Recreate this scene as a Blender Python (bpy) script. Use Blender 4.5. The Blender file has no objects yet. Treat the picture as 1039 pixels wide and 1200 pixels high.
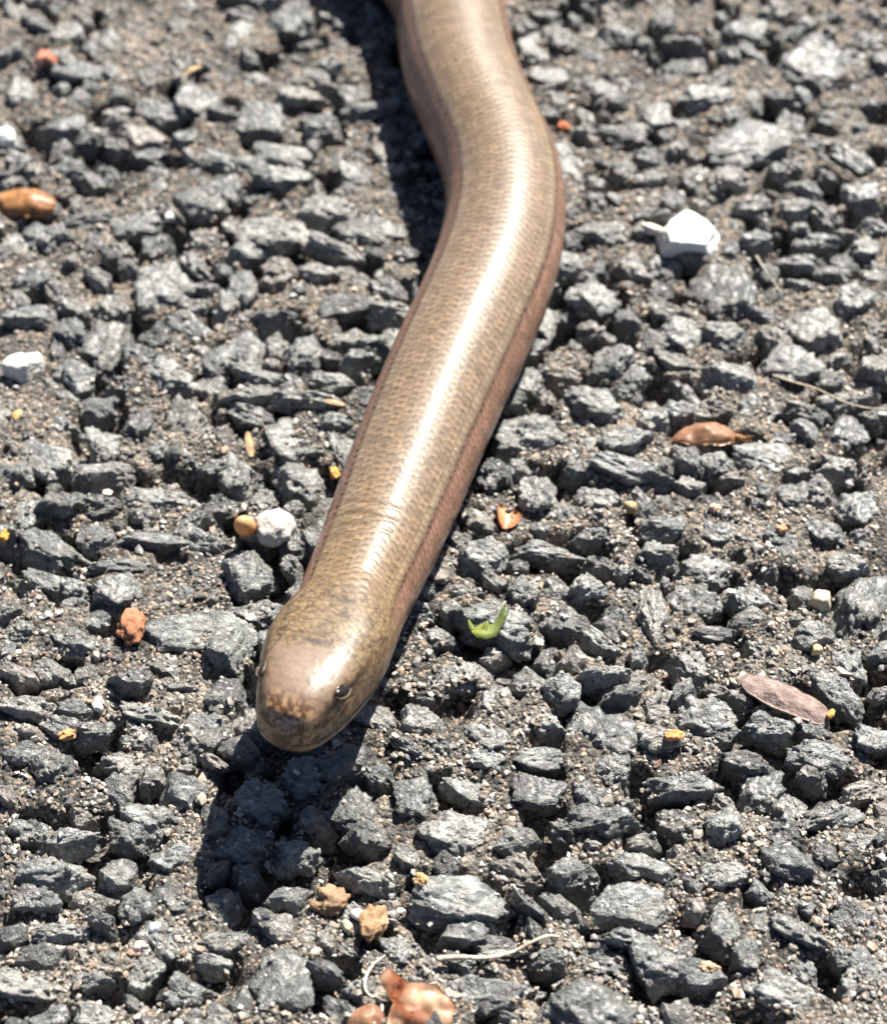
import bpy, math, random
import numpy as np
from mathutils import Vector, Matrix, Euler

random.seed(7)
rng = np.random.default_rng(11)
MM = 0.001
scene = bpy.context.scene

# ------------------------------------------------------------------ camera
PITCH = math.radians(51.0)          # looking down
DIST = 190 * MM
FRAME_W = 90 * MM                   # width of the picture at the aim point
PW, PH = 1039.0, 1200.0             # the photograph's pixels
cam_pos = np.array([0.0, -DIST * math.cos(PITCH), DIST * math.sin(PITCH)])
HFOV = 2 * math.atan(FRAME_W / 2 / DIST)
cd = bpy.data.cameras.new('camera')
cam = bpy.data.objects.new('camera', cd)
scene.collection.objects.link(cam)
cam.location = cam_pos
cam.rotation_euler = (math.pi / 2 - PITCH, 0, 0)
cd.sensor_fit = 'HORIZONTAL'
cd.sensor_width = 36.0
cd.lens = 18.0 / math.tan(HFOV / 2)
cd.clip_start = 0.005
cd.clip_end = 50.0
cd.dof.use_dof = True
cd.dof.aperture_fstop = cd.lens / 2.0
scene.camera = cam
scene.render.resolution_x, scene.render.resolution_y = 886, 1024

FWD = np.array([0.0, math.cos(PITCH), -math.sin(PITCH)])
UPV = np.array([0.0, math.sin(PITCH), math.cos(PITCH)])
TANH = math.tan(HFOV / 2)

def at(px, py, z=0.0):
    """pixel of the photograph -> point on the horizontal plane z (mm in, mm out)"""
    u = (px - PW / 2) / (PW / 2) * TANH
    v = -(py - PH / 2) / (PW / 2) * TANH
    d = FWD + u * np.array([1.0, 0, 0]) + v * UPV
    t = (z * MM - cam_pos[2]) / d[2]
    return (cam_pos + t * d) / MM

def px_per_mm(p):
    depth = float(np.dot(np.asarray(p) * MM - cam_pos, FWD)) / MM
    return PW / (2 * TANH * depth)

focus = at(420, 700, 9)
cd.dof.focus_distance = float(np.dot(focus * MM - cam_pos, FWD))

# ------------------------------------------------------------------ sky and sun
SUN_EL = math.radians(49.0)
SUN_AZ = math.radians(29.0)         # behind the scene, to the right of straight away
world = bpy.data.worlds.new('World')
scene.world = world
world.use_nodes = True
wn = world.node_tree
bg = wn.nodes['Background']
sky = wn.nodes.new('ShaderNodeTexSky')
sky.sky_type = 'NISHITA'
sky.sun_disc = False
sky.sun_elevation = SUN_EL
sky.sun_rotation = SUN_AZ
sky.air_density = 0.5
sky.dust_density = 0.6
sky.ozone_density = 0.6
wn.links.new(sky.outputs[0], bg.inputs[0])
bg.inputs[1].default_value = 0.05
sd = bpy.data.lights.new('sun', 'SUN')
sd.energy = 5.0
sd.angle = math.radians(0.5)
sd.color = (1.0, 0.955, 0.88)
sun = bpy.data.objects.new('sun', sd)
scene.collection.objects.link(sun)
sdir = Vector((math.sin(SUN_AZ) * math.cos(SUN_EL), math.cos(SUN_AZ) * math.cos(SUN_EL), math.sin(SUN_EL)))
sun.rotation_euler = sdir.to_track_quat('Z', 'Y').to_euler()
sun.location = (0.3, 0.6, 0.8)
vs = scene.view_settings
vs.view_transform = 'Standard'
vs.look = 'None'
vs.gamma = 1.0
vs.use_curve_mapping = False
vs.exposure = 1.68
scene.cycles.diffuse_bounces = 1

# ------------------------------------------------------------------ helpers
def hash3(ix, iy, iz, seed):
    h = (ix.astype(np.int64) * 374761393 + iy.astype(np.int64) * 668265263 + iz.astype(np.int64) * 2147483647 + seed * 974634599) & 0xFFFFFFFF
    h = ((h ^ (h >> 13)) * 1274126177) & 0xFFFFFFFF
    h = ((h ^ (h >> 16)) * 2246822519) & 0xFFFFFFFF
    h = h ^ (h >> 15)
    return (h & 0xFFFFFF) / float(0xFFFFFF) * 2 - 1

def vnoise(p, seed=0):
    i = np.floor(p).astype(np.int64)
    f = p - i
    f = f * f * f * (f * (f * 6 - 15) + 10)
    out = 0
    for dx in (0, 1):
        wx = f[:, 0] if dx else 1 - f[:, 0]
        for dy in (0, 1):
            wy = f[:, 1] if dy else 1 - f[:, 1]
            for dz in (0, 1):
                wz = f[:, 2] if dz else 1 - f[:, 2]
                out = out + wx * wy * wz * hash3(i[:, 0] + dx, i[:, 1] + dy, i[:, 2] + dz, seed)
    return out

def fbm(p, seed=0, octaves=4, gain=0.5):
    a, s, tot = 1.0, 0, 0
    for o in range(octaves):
        s = s + a * vnoise(p * 2 ** o + 17.3 * o, seed + o)
        tot += a
        a *= gain
    return s / tot

def sstep(a, b, x):
    t = np.clip((x - a) / (b - a), 0, 1)
    return t * t * (3 - 2 * t)

def cells(p, sz, seed):
    g = p / sz
    i0 = np.floor(g).astype(np.int64)
    best = np.full(len(p), 9.0); sec = np.full(len(p), 9.0); bid = np.zeros(len(p))
    for dx in (-1, 0, 1):
        for dy in (-1, 0, 1):
            for dz in (-1, 0, 1):
                c = i0 + np.array([dx, dy, dz])
                o = np.stack([hash3(c[:, 0], c[:, 1], c[:, 2], seed + k) * .42 + .5 for k in range(3)], 1)
                dd = np.linalg.norm(c + o - g, axis=1)
                nid = hash3(c[:, 0], c[:, 1], c[:, 2], seed + 7)
                m = dd < best
                sec = np.where(m, best, np.minimum(sec, dd))
                bid = np.where(m, nid, bid)
                best = np.where(m, dd, best)
    return sec - best, bid

def icosphere(sub):
    t = (1 + 5 ** 0.5) / 2
    v = [(-1, t, 0), (1, t, 0), (-1, -t, 0), (1, -t, 0), (0, -1, t), (0, 1, t), (0, -1, -t), (0, 1, -t), (t, 0, -1), (t, 0, 1), (-t, 0, -1), (-t, 0, 1)]
    f = [(0, 11, 5), (0, 5, 1), (0, 1, 7), (0, 7, 10), (0, 10, 11), (1, 5, 9), (5, 11, 4), (11, 10, 2), (10, 7, 6), (7, 1, 8),
         (3, 9, 4), (3, 4, 2), (3, 2, 6), (3, 6, 8), (3, 8, 9), (4, 9, 5), (2, 4, 11), (6, 2, 10), (8, 6, 7), (9, 8, 1)]
    v = [np.array(q) / np.linalg.norm(q) for q in v]
    for _ in range(sub):
        cache, nf = {}, []
        def mid(a, b):
            k = (min(a, b), max(a, b))
            if k not in cache:
                m = v[a] + v[b]
                v.append(m / np.linalg.norm(m))
                cache[k] = len(v) - 1
            return cache[k]
        for a, b, c in f:
            ab, bc, ca = mid(a, b), mid(b, c), mid(c, a)
            nf += [(a, ab, ca), (b, bc, ab), (c, ca, bc), (ab, bc, ca)]
        f = nf
    return np.array(v), np.array(f)

ICO = {s: icosphere(s) for s in (0, 1, 2, 3, 4)}

def mesh_np(name, verts, faces, mat=None, smooth=True):
    """verts in mm (N,3), faces (M,k) array -> mesh datablock"""
    me = bpy.data.meshes.new(name)
    verts = np.asarray(verts, dtype=np.float32) * MM
    faces = np.asarray(faces, dtype=np.int32)
    k = faces.shape[1]
    me.vertices.add(len(verts))
    me.vertices.foreach_set('co', verts.ravel())
    me.loops.add(faces.size)
    me.loops.foreach_set('vertex_index', faces.ravel())
    me.polygons.add(len(faces))
    me.polygons.foreach_set('loop_start', np.arange(0, faces.size, k, dtype=np.int32))
    me.polygons.foreach_set('loop_total', np.full(len(faces), k, dtype=np.int32))
    me.polygons.foreach_set('use_smooth', np.full(len(faces), smooth, dtype=bool))
    me.update(calc_edges=True)
    if mat:
        me.materials.append(mat)
    return me

def link(name, data, parent=None, loc=(0, 0, 0)):
    o = bpy.data.objects.new(name, data)
    scene.collection.objects.link(o)
    o.location = loc
    if parent:
        o.parent = parent
    return o

def tag(o, label, cat, group=None):
    o['label'] = label
    o['category'] = cat
    if group:
        o['group'] = group
    return o

def vcol(me, name, rgb):
    a = me.attributes.new(name, 'FLOAT_COLOR', 'POINT')
    c = np.ones((len(me.vertices), 4), dtype=np.float32)
    c[:, :3] = rgb
    a.data.foreach_set('color', c.ravel())

class NT:
    def __init__(self, name):
        self.m = bpy.data.materials.new(name)
        self.m.use_nodes = True
        self.t = self.m.node_tree
        self.b = self.t.nodes['Principled BSDF']
    def n(self, kind, **kw):
        x = self.t.nodes.new(kind)
        for k, v in kw.items():
            if isinstance(k, str) and k.startswith('i_'):
                x.inputs[k[2:]].default_value = v
            else:
                setattr(x, k, v)
        return x
    def l(self, a, b):
        self.t.links.new(a, b)
    def pos(self):
        return self.n('ShaderNodeNewGeometry').outputs['Position']
    def noise(self, vec, scale, detail=4, rough=0.55, dist=0.0):
        x = self.n('ShaderNodeTexNoise')
        x.inputs['Scale'].default_value = scale
        x.inputs['Detail'].default_value = detail
        x.inputs['Roughness'].default_value = rough
        x.inputs['Distortion'].default_value = dist
        self.l(vec, x.inputs['Vector'])
        return x.outputs['Fac']
    def ramp(self, fac, stops):
        r = self.n('ShaderNodeValToRGB')
        e = r.color_ramp.elements
        while len(e) < len(stops):
            e.new(0.5)
        for i, (p, c) in enumerate(stops):
            e[i].position = p
            e[i].color = (*c, 1) if not isinstance(c, (int, float)) else (c, c, c, 1)
        self.l(fac, r.inputs[0])
        return r.outputs[0]
    def mix(self, fac, a, b, mode='MIX'):
        x = self.n('ShaderNodeMix', data_type='RGBA', blend_type=mode)
        for s, v in ((0, fac), (6, a), (7, b)):
            if isinstance(v, (int, float)):
                x.inputs[s].default_value = v
            elif isinstance(v, tuple):
                x.inputs[s].default_value = (*v, 1)
            else:
                self.l(v, x.inputs[s])
        return x.outputs[2]
    def math(self, op, a, b=0.0, clamp=False):
        x = self.n('ShaderNodeMath', operation=op, use_clamp=clamp)
        for s, v in ((0, a), (1, b)):
            if isinstance(v, (int, float)):
                x.inputs[s].default_value = v
            else:
                self.l(v, x.inputs[s])
        return x.outputs[0]
    def bump(self, h, dist, strength=1.0, chain=None):
        x = self.n('ShaderNodeBump')
        x.inputs['Strength'].default_value = strength
        x.inputs['Distance'].default_value = dist
        self.l(h, x.inputs['Height'])
        if chain:
            self.l(chain, x.inputs['Normal'])
        return x.outputs[0]

# ------------------------------------------------------------------ materials
def stone_material(name, stops, dust=0.5):
    k = NT(name)
    p = k.pos()
    g = k.n('ShaderNodeNewGeometry')
    oi = k.n('ShaderNodeObjectInfo')
    r = k.math('FRACT', k.math('ADD', g.outputs['Random Per Island'], oi.outputs['Random']))
    base = k.ramp(r, stops)
    # mineral mottling
    n1 = k.noise(p, 420, 5, 0.65)
    mott = k.ramp(n1, [(0.30, 0.40), (0.5, 0.98), (0.68, 1.6)])
    c = k.mix(1.0, base, mott, 'MULTIPLY')
    n1b = k.noise(p, 1500, 3, 0.7)
    c = k.mix(1.0, c, k.ramp(n1b, [(0.3, 0.42), (0.5, 1.0), (0.7, 1.75)]), 'MULTIPLY')
    # pale crystal flecks
    v = k.n('ShaderNodeTexVoronoi', feature='F1')
    v.inputs['Scale'].default_value = 1900
    k.l(p, v.inputs['Vector'])
    sep = k.n('ShaderNodeSeparateColor')
    k.l(v.outputs['Color'], sep.inputs[0])
    fl = k.math('MULTIPLY', k.math('GREATER_THAN', sep.outputs[0], 0.94), k.math('LESS_THAN', v.outputs['Distance'], 0.42))
    c = k.mix(k.math('MULTIPLY', fl, 0.75), c, (0.72, 0.70, 0.66))
    # fine road dust settled on upward surfaces and in the pits
    n2 = k.noise(p, 230, 6, 0.62)
    up = k.n('ShaderNodeSeparateXYZ')
    k.l(g.outputs['True Normal'], up.inputs[0])
    upf = k.math('MULTIPLY', k.math('SUBTRACT', up.outputs[2], 0.35), 1.6, True)
    df = k.math('MULTIPLY', k.math('MULTIPLY', k.ramp(n2, [(0.50, 0.0), (0.66, 1.0)]), upf), dust)
    c = k.mix(df, c, (0.27, 0.245, 0.205))
    k.l(c, k.b.inputs['Base Color'])
    k.l(k.ramp(n1b, [(0.3, 0.62), (0.7, 0.37)]), k.b.inputs['Roughness'])
    k.b.inputs['Specular IOR Level'].default_value = 1.0
    k.b.inputs['Coat Weight'].default_value = 0.42
    k.b.inputs['Coat Roughness'].default_value = 0.44
    h = k.bump(k.noise(p, 600, 6, 0.7), 0.0009, 0.9)
    h = k.bump(k.noise(p, 2400, 3, 0.7), 0.0005, 1.0, h)
    k.l(h, k.b.inputs['Normal'])
    return k.m

GREY = [(0.0, (0.092, 0.095, 0.087)), (0.2, (0.158, 0.163, 0.152)), (0.5, (0.215, 0.222, 0.207)), (0.8, (0.275, 0.279, 0.256)), (0.93, (0.33, 0.322, 0.287)), (1.0, (0.25, 0.217, 0.187))]
M_STONE = stone_material('grey_crushed_stone', GREY, 0.6)
M_SMALL = stone_material('small_crushed_stone', [(0.0, (0.08, 0.082, 0.076)), (0.3, (0.145, 0.148, 0.138)), (0.6, (0.195, 0.198, 0.183)), (0.82, (0.245, 0.229, 0.204)), (1.0, (0.29, 0.248, 0.208))], 0.6)

def binder_material():
    k = NT('dusty_bitumen_mortar')
    p = k.pos()
    n = k.noise(p, 110, 6, 0.6)
    c = k.ramp(n, [(0.30, (0.022, 0.022, 0.020)), (0.44, (0.062, 0.059, 0.053)), (0.57, (0.135, 0.122, 0.104)), (0.75, (0.245, 0.213, 0.178))])
    v = k.n('ShaderNodeTexVoronoi', feature='F1')
    v.inputs['Scale'].default_value = 2300
    k.l(p, v.inputs['Vector'])
    sep = k.n('ShaderNodeSeparateColor')
    k.l(v.outputs['Color'], sep.inputs[0])
    c = k.mix(1.0, c, k.ramp(sep.outputs[0], [(0.0, 0.35), (0.5, 0.95), (0.85, 1.3), (1.0, 1.9)]), 'MULTIPLY')
    c = k.mix(k.math('MULTIPLY', k.math('GREATER_THAN', sep.outputs[1], 0.8), 0.5), c, (0.40, 0.30, 0.22))
    k.l(c, k.b.inputs['Base Color'])
    k.b.inputs['Roughness'].default_value = 0.85
    k.b.inputs['Specular IOR Level'].default_value = 0.3
    h = k.bump(k.math('SUBTRACT', 1.0, v.outputs['Distance']), 0.0005, 0.9)
    h = k.bump(k.noise(p, 900, 5, 0.7), 0.0008, 0.8, h)
    k.l(h, k.b.inputs['Normal'])
    return k.m
M_BINDER = binder_material()

def attr_material(name, attr, rough=0.6, spec=0.4, noise_amt=0.3, nscale=1500, bumpd=0.00012, translucent=0.0, coat=0.0):
    k = NT(name)
    p = k.pos()
    a = k.n('ShaderNodeAttribute', attribute_name=attr)
    n = k.noise(p, nscale, 4, 0.65)
    c = k.mix(1.0, a.outputs['Color'], k.ramp(n, [(0.25, 1 - noise_amt), (0.5, 1.0), (0.75, 1 + noise_amt)]), 'MULTIPLY')
    k.l(c, k.b.inputs['Base Color'])
    k.b.inputs['Roughness'].default_value = rough
    k.b.inputs['Specular IOR Level'].default_value = spec
    if coat:
        k.b.inputs['Coat Weight'].default_value = coat
        k.b.inputs['Coat Roughness'].default_value = 0.2
    if bumpd:
        k.l(k.bump(n, bumpd, 0.8), k.b.inputs['Normal'])
    if translucent:
        tr = k.n('ShaderNodeBsdfTranslucent')
        k.l(c, tr.inputs[0])
        mx = k.n('ShaderNodeMixShader')
        mx.inputs[0].default_value = translucent
        k.l(k.b.outputs[0], mx.inputs[1])
        k.l(tr.outputs[0], mx.inputs[2])
        k.l(mx.outputs[0], k.t.nodes['Material Output'].inputs[0])
    return k.m

M_GRIT = attr_material('mixed_sand_grains', 'tint', 0.55, 0.5, 0.25, 3000, 0)
M_BRACT = attr_material('dry_papery_bract', 'tint', 0.42, 0.45, 0.22, 900, 0.0001, 0.35)
M_LITTER = attr_material('crumbly_plant_litter', 'tint', 0.8, 0.3, 0.4, 1200, 0.0004)
M_PALE = attr_material('pale_quartz_pebble', 'tint', 0.55, 0.4, 0.12, 700, 0.0003)
M_GREEN = attr_material('fresh_green_leaf', 'tint', 0.45, 0.4, 0.2, 1200, 0.0001, 0.3)

# ------------------------------------------------------------------ the road: stones seen one by one
# (centre x, centre y, width, height, clockwise tilt) of each stone's lit top in the photograph
STONES = """
72 28 42 24 0|190 12 48 18 10|120 52 42 26 -10|215 65 42 32 0|88 76 64 17 0|70 137 68 34 8|25 100 30 28 0|163 148 50 26 15|187 122 50 22 10
185 205 52 36 20|240 110 50 40 10|65 172 26 24 0|100 248 62 20 -5|160 255 56 22 -5|235 225 50 40 15|50 268 60 30 0|18 282 40 32 0|15 40 34 20 0
335 15 50 30 0|290 38 60 38 0|405 22 42 18 -15|398 66 52 18 0|300 90 42 18 5|350 100 56 22 5|412 108 42 24 0|430 122 72 14 -5
310 135 56 30 -10|375 140 36 26 10|335 175 66 20 10|290 185 46 22 10|335 201 64 18 0|425 205 50 18 15|380 240 66 30 10|437 263 76 30 5|455 192 36 20 0
320 262 70 30 10|296 287 40 20 0|398 287 62 14 15|268 212 30 30 0|470 225 40 24 10|455 150 46 20 0|450 85 46 24 0
620 50 46 30 0|660 42 46 22 20|662 180 44 72 -18|642 82 40 22 0|692 60 50 20 15|768 125 42 30 0|740 152 60 24 0|705 262 60 26 10|705 100 46 22 0|762 243 40 12 5|775 18 36 20 0
885 25 72 22 -10|960 70 72 50 25|800 70 56 30 5|825 104 58 22 -5|880 115 28 24 0|885 158 92 46 -10|930 140 30 20 0|1020 40 36 30 0|1003 66 40 20 20|940 235 58 18 -5
1000 185 60 18 20|885 275 36 16 0|1018 283 40 22 0|1015 220 44 26 10|960 276 52 14 0|850 200 44 20 0|760 205 50 18 0|720 30 44 20 0
35 362 58 25 -5|82 378 32 30 50|128 350 52 30 10|122 395 52 58 0|190 325 66 50 0|228 380 64 26 25|90 432 42 30 40|72 452 56 28 35|202 430 58 36 30|165 487 38 36 10
55 490 62 22 15|55 532 56 36 20|18 545 40 22 0|120 515 36 30 0|185 520 30 20 0|248 418 42 25 0|65 580 62 26 0|190 578 84 26 0|240 507 36 22 0|35 320 52 24 0
275 405 62 38 -5|370 308 42 24 10|270 348 28 36 0|405 350 62 22 -10|455 350 46 24 0|358 397 32 46 10|437 393 50 20 0|420 412 40 16 0|300 435 52 14 5|390 440 46 18 10
290 458 64 14 -5|365 460 80 16 5|335 500 56 50 20|397 490 42 20 0|350 524 62 12 0|355 553 62 36 10|280 550 42 42 0|402 522 30 36 0|318 322 40 22 0
635 370 30 36 0|697 340 50 28 15|735 368 42 20 25|710 415 52 30 0|620 440 42 28 0|700 460 76 46 20|615 498 78 46 0|682 520 42 30 0|740 437 36 24 0|727 510 62 24 -10
745 545 92 24 15|685 543 46 22 0|625 568 42 46 30|700 580 52 24 10|765 480 40 26 0|660 300 40 24 0
852 328 80 62 5|935 302 52 18 5|942 325 46 22 0|845 385 74 38 12|797 385 42 30 0|858 432 62 28 12|925 420 66 30 8|897 475 62 46 -10|955 377 62 40 10|800 475 42 20 0
910 535 82 32 12|838 534 50 24 5|808 562 42 24 0|995 500 42 28 10|922 577 42 28 0|985 542 46 24 0|1002 345 52 36 0|1020 420 40 30 0|1010 590 50 30 10
50 630 92 40 25|110 626 52 30 0|182 624 92 20 -5|145 658 82 22 -5|145 687 52 36 0|60 678 92 24 10|82 747 62 30 15|55 782 52 30 25|230 738 112 46 -8|175 828 62 24 10
232 855 64 42 -35|150 790 46 20 10|28 822 58 28 5|105 852 46 20 0|60 887 46 40 20|150 890 72 30 5|205 700 36 25 0|210 800 36 16 0|20 735 36 24 0
285 670 56 50 0|302 712 52 26 0|268 752 50 40 0|348 632 34 26 0|478 873 52 16 25|497 840 46 30 0|515 795 44 26 0|510 740 40 22 0
570 640 58 34 0|640 640 76 20 5|690 620 42 16 0|542 688 42 14 0|617 690 42 28 20|580 722 88 42 10|545 785 52 36 0|588 815 46 44 20|660 800 48 36 0|702 842 72 60 0|640 842 46 25 30
565 852 62 40 20|765 712 36 62 0|700 745 52 22 35|702 780 62 20 0|735 802 36 18 10|625 885 56 26 0|575 882 42 25 0|690 680 44 24 0|540 630 36 20 0
850 620 66 30 10|835 655 62 40 -10|820 705 66 52 5|885 695 52 30 0|960 735 54 28 0|1012 700 58 80 20|985 803 78 34 45|815 772 62 40 20|912 847 66 28 0|830 840 60 42 0
970 620 52 24 25|1000 655 52 22 0|960 882 62 30 10|893 762 48 22 30|1020 860 40 26 0|770 860 50 26 0|775 610 50 20 0
55 1015 78 36 0|150 972 46 32 20|80 975 72 24 -10|40 1045 52 30 0|65 1087 62 24 0|160 1060 46 42 20|115 1070 30 18 0|230 1110 72 26 12|30 1145 72 36 5|110 1145 52 20 -10|220 1162 52 42 0
325 1150 66 84 0|470 1110 46 26 15|300 930 62 40 0|352 905 60 40 0|280 985 62 42 0|430 1022 62 22 15|410 945 56 46 0|485 925 42 44 0|200 1000 44 30 0|340 990 50 34 10
545 915 64 30 20|540 972 80 50 10|625 920 62 36 0|660 965 42 26 30|705 950 78 36 0|755 1008 78 30 15|745 1060 82 42 0|550 1048 104 52 10|622 1055 16 44 -45|575 1160 98 32 0|690 1170 104 56 10
780 1122 62 52 0|742 1096 62 16 5|810 915 76 28 -5|895 925 46 50 30|850 960 42 30 0|925 945 42 40 0|972 952 62 36 -15|925 1000 68 36 15|1000 985 42 32 0|937 1046 48 34 25|850 1022 56 30 0
935 1082 62 26 25|1000 1080 62 40 15|852 1086 42 42 20|925 1162 94 52 20|1015 1150 62 62 15|982 1120 32 26 0|640 1120 44 24 0|420 1150 40 30 0|120 1190 60 30 0
"""

def rock_shape(seed, sub, rg=1.0, given=None):
    r = np.random.default_rng(seed)
    d, f = ICO[sub]
    planes = []
    planes.append((np.array([r.normal(0, .13), r.normal(0, .13), 1.0]), r.uniform(.62, .78)))
    planes.append((np.array([0, 0, -1.0]), .7))
    n_side = int(r.integers(5, 8))
    a0 = r.uniform(0, 6.28)
    for i in range(n_side):
        a = a0 + i * 6.283 / n_side + r.uniform(-.35, .35)
        e = r.uniform(-.15, .45)
        planes.append((np.array([math.cos(a), math.sin(a), e]), r.uniform(.74, 1.0)))
    for i in range(int(r.integers(3, 6))):
        a, e = r.uniform(0, 6.28), r.uniform(.6, 1.6)
        planes.append((np.array([math.cos(a), math.sin(a), e]), r.uniform(.80, .98)))
    if given:
        planes = given
    q = []
    for n, dd in planes:
        n = n / np.linalg.norm(n)
        c = d @ n
        q.append(np.where(c > 1e-3, dd / np.maximum(c, 1e-3), 50))
    q = np.array(q)
    kk = 40.0
    rad = -np.log(np.exp(-kk * np.minimum(q, 2.5)).sum(0)) / kk
    v = d * rad[:, None]
    nz = fbm(v * 1.6 + seed * 3.1, seed, 4, .62) * .34 + (np.abs(vnoise(v * 4 + seed, seed + 9)) - .3) * .10
    # chipped facets: each fracture cell sits at its own level
    eg_, id_ = cells(d + seed * 1.7 + .12 * np.stack([vnoise(d * 3, seed + k) for k in range(3)], 1), .55, seed)
    nz = nz + .075 * id_ * sstep(0, .12, eg_)
    v = v * (1 + nz * rg)[:, None]
    lo, hi = v.min(0), v.max(0)
    v = (v - (lo + hi) / 2) / (hi - lo)          # unit box
    v[:, 2] -= .5                                 # top at z = 0
    return v, f

NVAR = 70
VARS = [rock_shape(100 + i, 4) for i in range(NVAR)]
VMESH = [mesh_np('stone', v * 1000 * 1.0, f, M_STONE) for v, f in VARS]     # 1 m units, scaled per stone

# the sheet of mortar between the stones
X0, X1, Y0, Y1 = -100.0, 100.0, -95.0, 150.0
def pits(p):
    return sstep(.0, .30, fbm(p / 4.6, 31, 3))
def binder_z(x, y):
    p = np.stack([x, y, np.zeros_like(x)], 1)
    pit = pits(p)
    return -.85 - 2.9 * pit + .7 * fbm(p / 11.0, 35, 2) + .55 * fbm(p / 2.0, 37, 3) + .18 * vnoise(p / .55, 41)

GR = 0.25
NX, NY = int((X1 - X0) / GR), int((Y1 - Y0) / GR)
HM = np.full((NX, NY), -50.0)
OCC = np.zeros((NX, NY), dtype=bool)
def stamp(v):
    ix = ((v[:, 0] - X0) / GR).astype(int)
    iy = ((v[:, 1] - Y0) / GR).astype(int)
    ok = (ix >= 0) & (ix < NX) & (iy >= 0) & (iy < NY)
    np.maximum.at(HM, (ix[ok], iy[ok]), v[ok, 2])
    OCC[ix[ok], iy[ok]] = True

road = link('road', bpy.data.meshes.new('road'))          # its sheet is filled in once the stones are set
road['kind'] = 'structure'
road['label'] = 'worn grey asphalt of crushed stone with sandy dusty gaps'

def place(v, sx, sy, sz, rot, tx, ty, tz, tiltx=0, tilty=0):
    R = np.array(Euler((tiltx, tilty, rot)).to_matrix())
    return (v * np.array([sx, sy, sz])) @ R.T + np.array([tx, ty, tz])

occupied = []
n_part = 0
for row in STONES.replace('\n', '|').split('|'):
    if not row.strip():
        continue
    cx, cy, w, h, ang = (float(t) for t in row.split())
    ztop = random.uniform(-.45, 1.05) + (.25 if w > 70 else 0)
    c = at(cx, cy, ztop)
    a = math.radians(ang)
    e1 = at(cx + math.cos(a) * w / 2, cy + math.sin(a) * w / 2, ztop) - c
    e2 = at(cx - math.sin(a) * h / 2, cy + math.cos(a) * h / 2, ztop) - c
    sx, sy = 2.62 * np.linalg.norm(e1), 2.6 * np.linalg.norm(e2)
    rot = math.atan2(e1[1], e1[0])
    sz = min(max(.7 * min(sx, sy), 3.4), 6.0)
    vi = random.randrange(NVAR)
    if random.random() < .5:
        rot += math.pi
    tx_, ty_ = random.gauss(0, .11), random.gauss(0, .11)
    o = link('stone', VMESH[vi], road, (c[0] * MM, c[1] * MM, ztop * MM))
    o.scale = (sx * MM, sy * MM, sz * MM)
    o.rotation_euler = (tx_, ty_, rot)
    wv = place(VARS[vi][0], sx, sy, sz, rot, c[0], c[1], ztop, tx_, ty_)
    stamp(wv)
    n_part += 1

# the smaller stones between them and the stones beyond the picture
SM = [rock_shape(900 + i, 2) for i in range(60)]
FAR = [rock_shape(2900 + i, 1) for i in range(40)]
SMV = [rock_shape(1900 + i, 3) for i in range(40)]
allv, allf, off = [], [], 0
corner = [at(-40, -60), at(1080, -60), at(1080, 1260), at(-40, 1260)]
def in_frame(x, y, m=0):
    pc = np.array([x, y, 0]) * MM - cam_pos
    dz = pc @ FWD
    u = pc[0] / dz / TANH
    v = (pc @ UPV) / dz / TANH * PW / PH
    return abs(u) < 1 + m and abs(v) < 1 + m
tries = 0
# large ones out of the picture first
for rad_lo, rad_hi, n_try, need in ((2.6, 4.2, 3500, 'out'), (1.7, 2.7, 7000, 'all'), (1.1, 1.7, 7000, 'all'), (.65, 1.05, 16000, 'in')):
    for _ in range(n_try):
        x, y = random.uniform(X0 + 4, X1 - 4), random.uniform(Y0 + 4, Y1 - 4)
        inside = in_frame(x, y, .06)
        if need == 'out' and inside:
            continue
        if need == 'in' and not inside:
            continue
        r = random.uniform(rad_lo, rad_hi)
        ix, iy, k = int((x - X0) / GR), int((y - Y0) / GR), int(r * .74 / GR)
        if OCC[ix - k:ix + k + 1, iy - k:iy + k + 1].mean() > (.30 if r > 1.1 else .15):
            continue
        big = r > 2.0
        v, f = random.choice(SMV if big and inside else SM)
        el = random.uniform(.95, 1.5)
        zt = random.uniform(-.8, .7) if r > 1.1 else binder_z(np.array([x]), np.array([y]))[0] + random.uniform(.15, .8)
        vi = random.randrange(NVAR)
        part = r > 2.0 and n_part < 300 and in_frame(x, y, -.01)      # still large enough to count
        if part:
            v = VARS[vi][0]
        sz, rz, ta, tb = random.uniform(1.3, 2.0) * r + .9, random.gauss(-.35, .55), random.gauss(0, .12), random.gauss(0, .12)
        wv = place(v, 2 * r * el, 2 * r / el, sz, rz, x, y, zt, ta, tb)
        stamp(wv)
        if part:
            o = link('stone', VMESH[vi], road, (x * MM, y * MM, zt * MM))
            o.scale = (2 * r * el * MM, 2 * r / el * MM, sz * MM)
            o.rotation_euler = (ta, tb, rz)
            n_part += 1
        dens = OCC[ix - k:ix + k + 1, iy - k:iy + k + 1]
        dens[:] = True
        if not part:
            allv.append(wv); allf.append(f + off); off += len(wv)
for rx in np.arange(-185, 185, 5.6):                     # plain stones farther out, beyond the picture
    for ry in np.arange(-165, 235, 5.6):
        x, y = rx + random.uniform(-1.6, 1.6), ry + random.uniform(-1.6, 1.6)
        if X0 + 4 < x < X1 - 4 and Y0 + 4 < y < Y1 - 4:
            continue
        v, f = FAR[random.randrange(len(FAR))]
        el = random.uniform(.8, 1.25); r = random.uniform(2.3, 3.7)
        allv.append(place(v, 2 * r * el, 2 * r / el, 1.8 * r, random.uniform(0, 6.28), x, y, random.uniform(-.5, .8), random.gauss(0, .12), random.gauss(0, .12)))
        allf.append(f + off); off += len(v)
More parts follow.
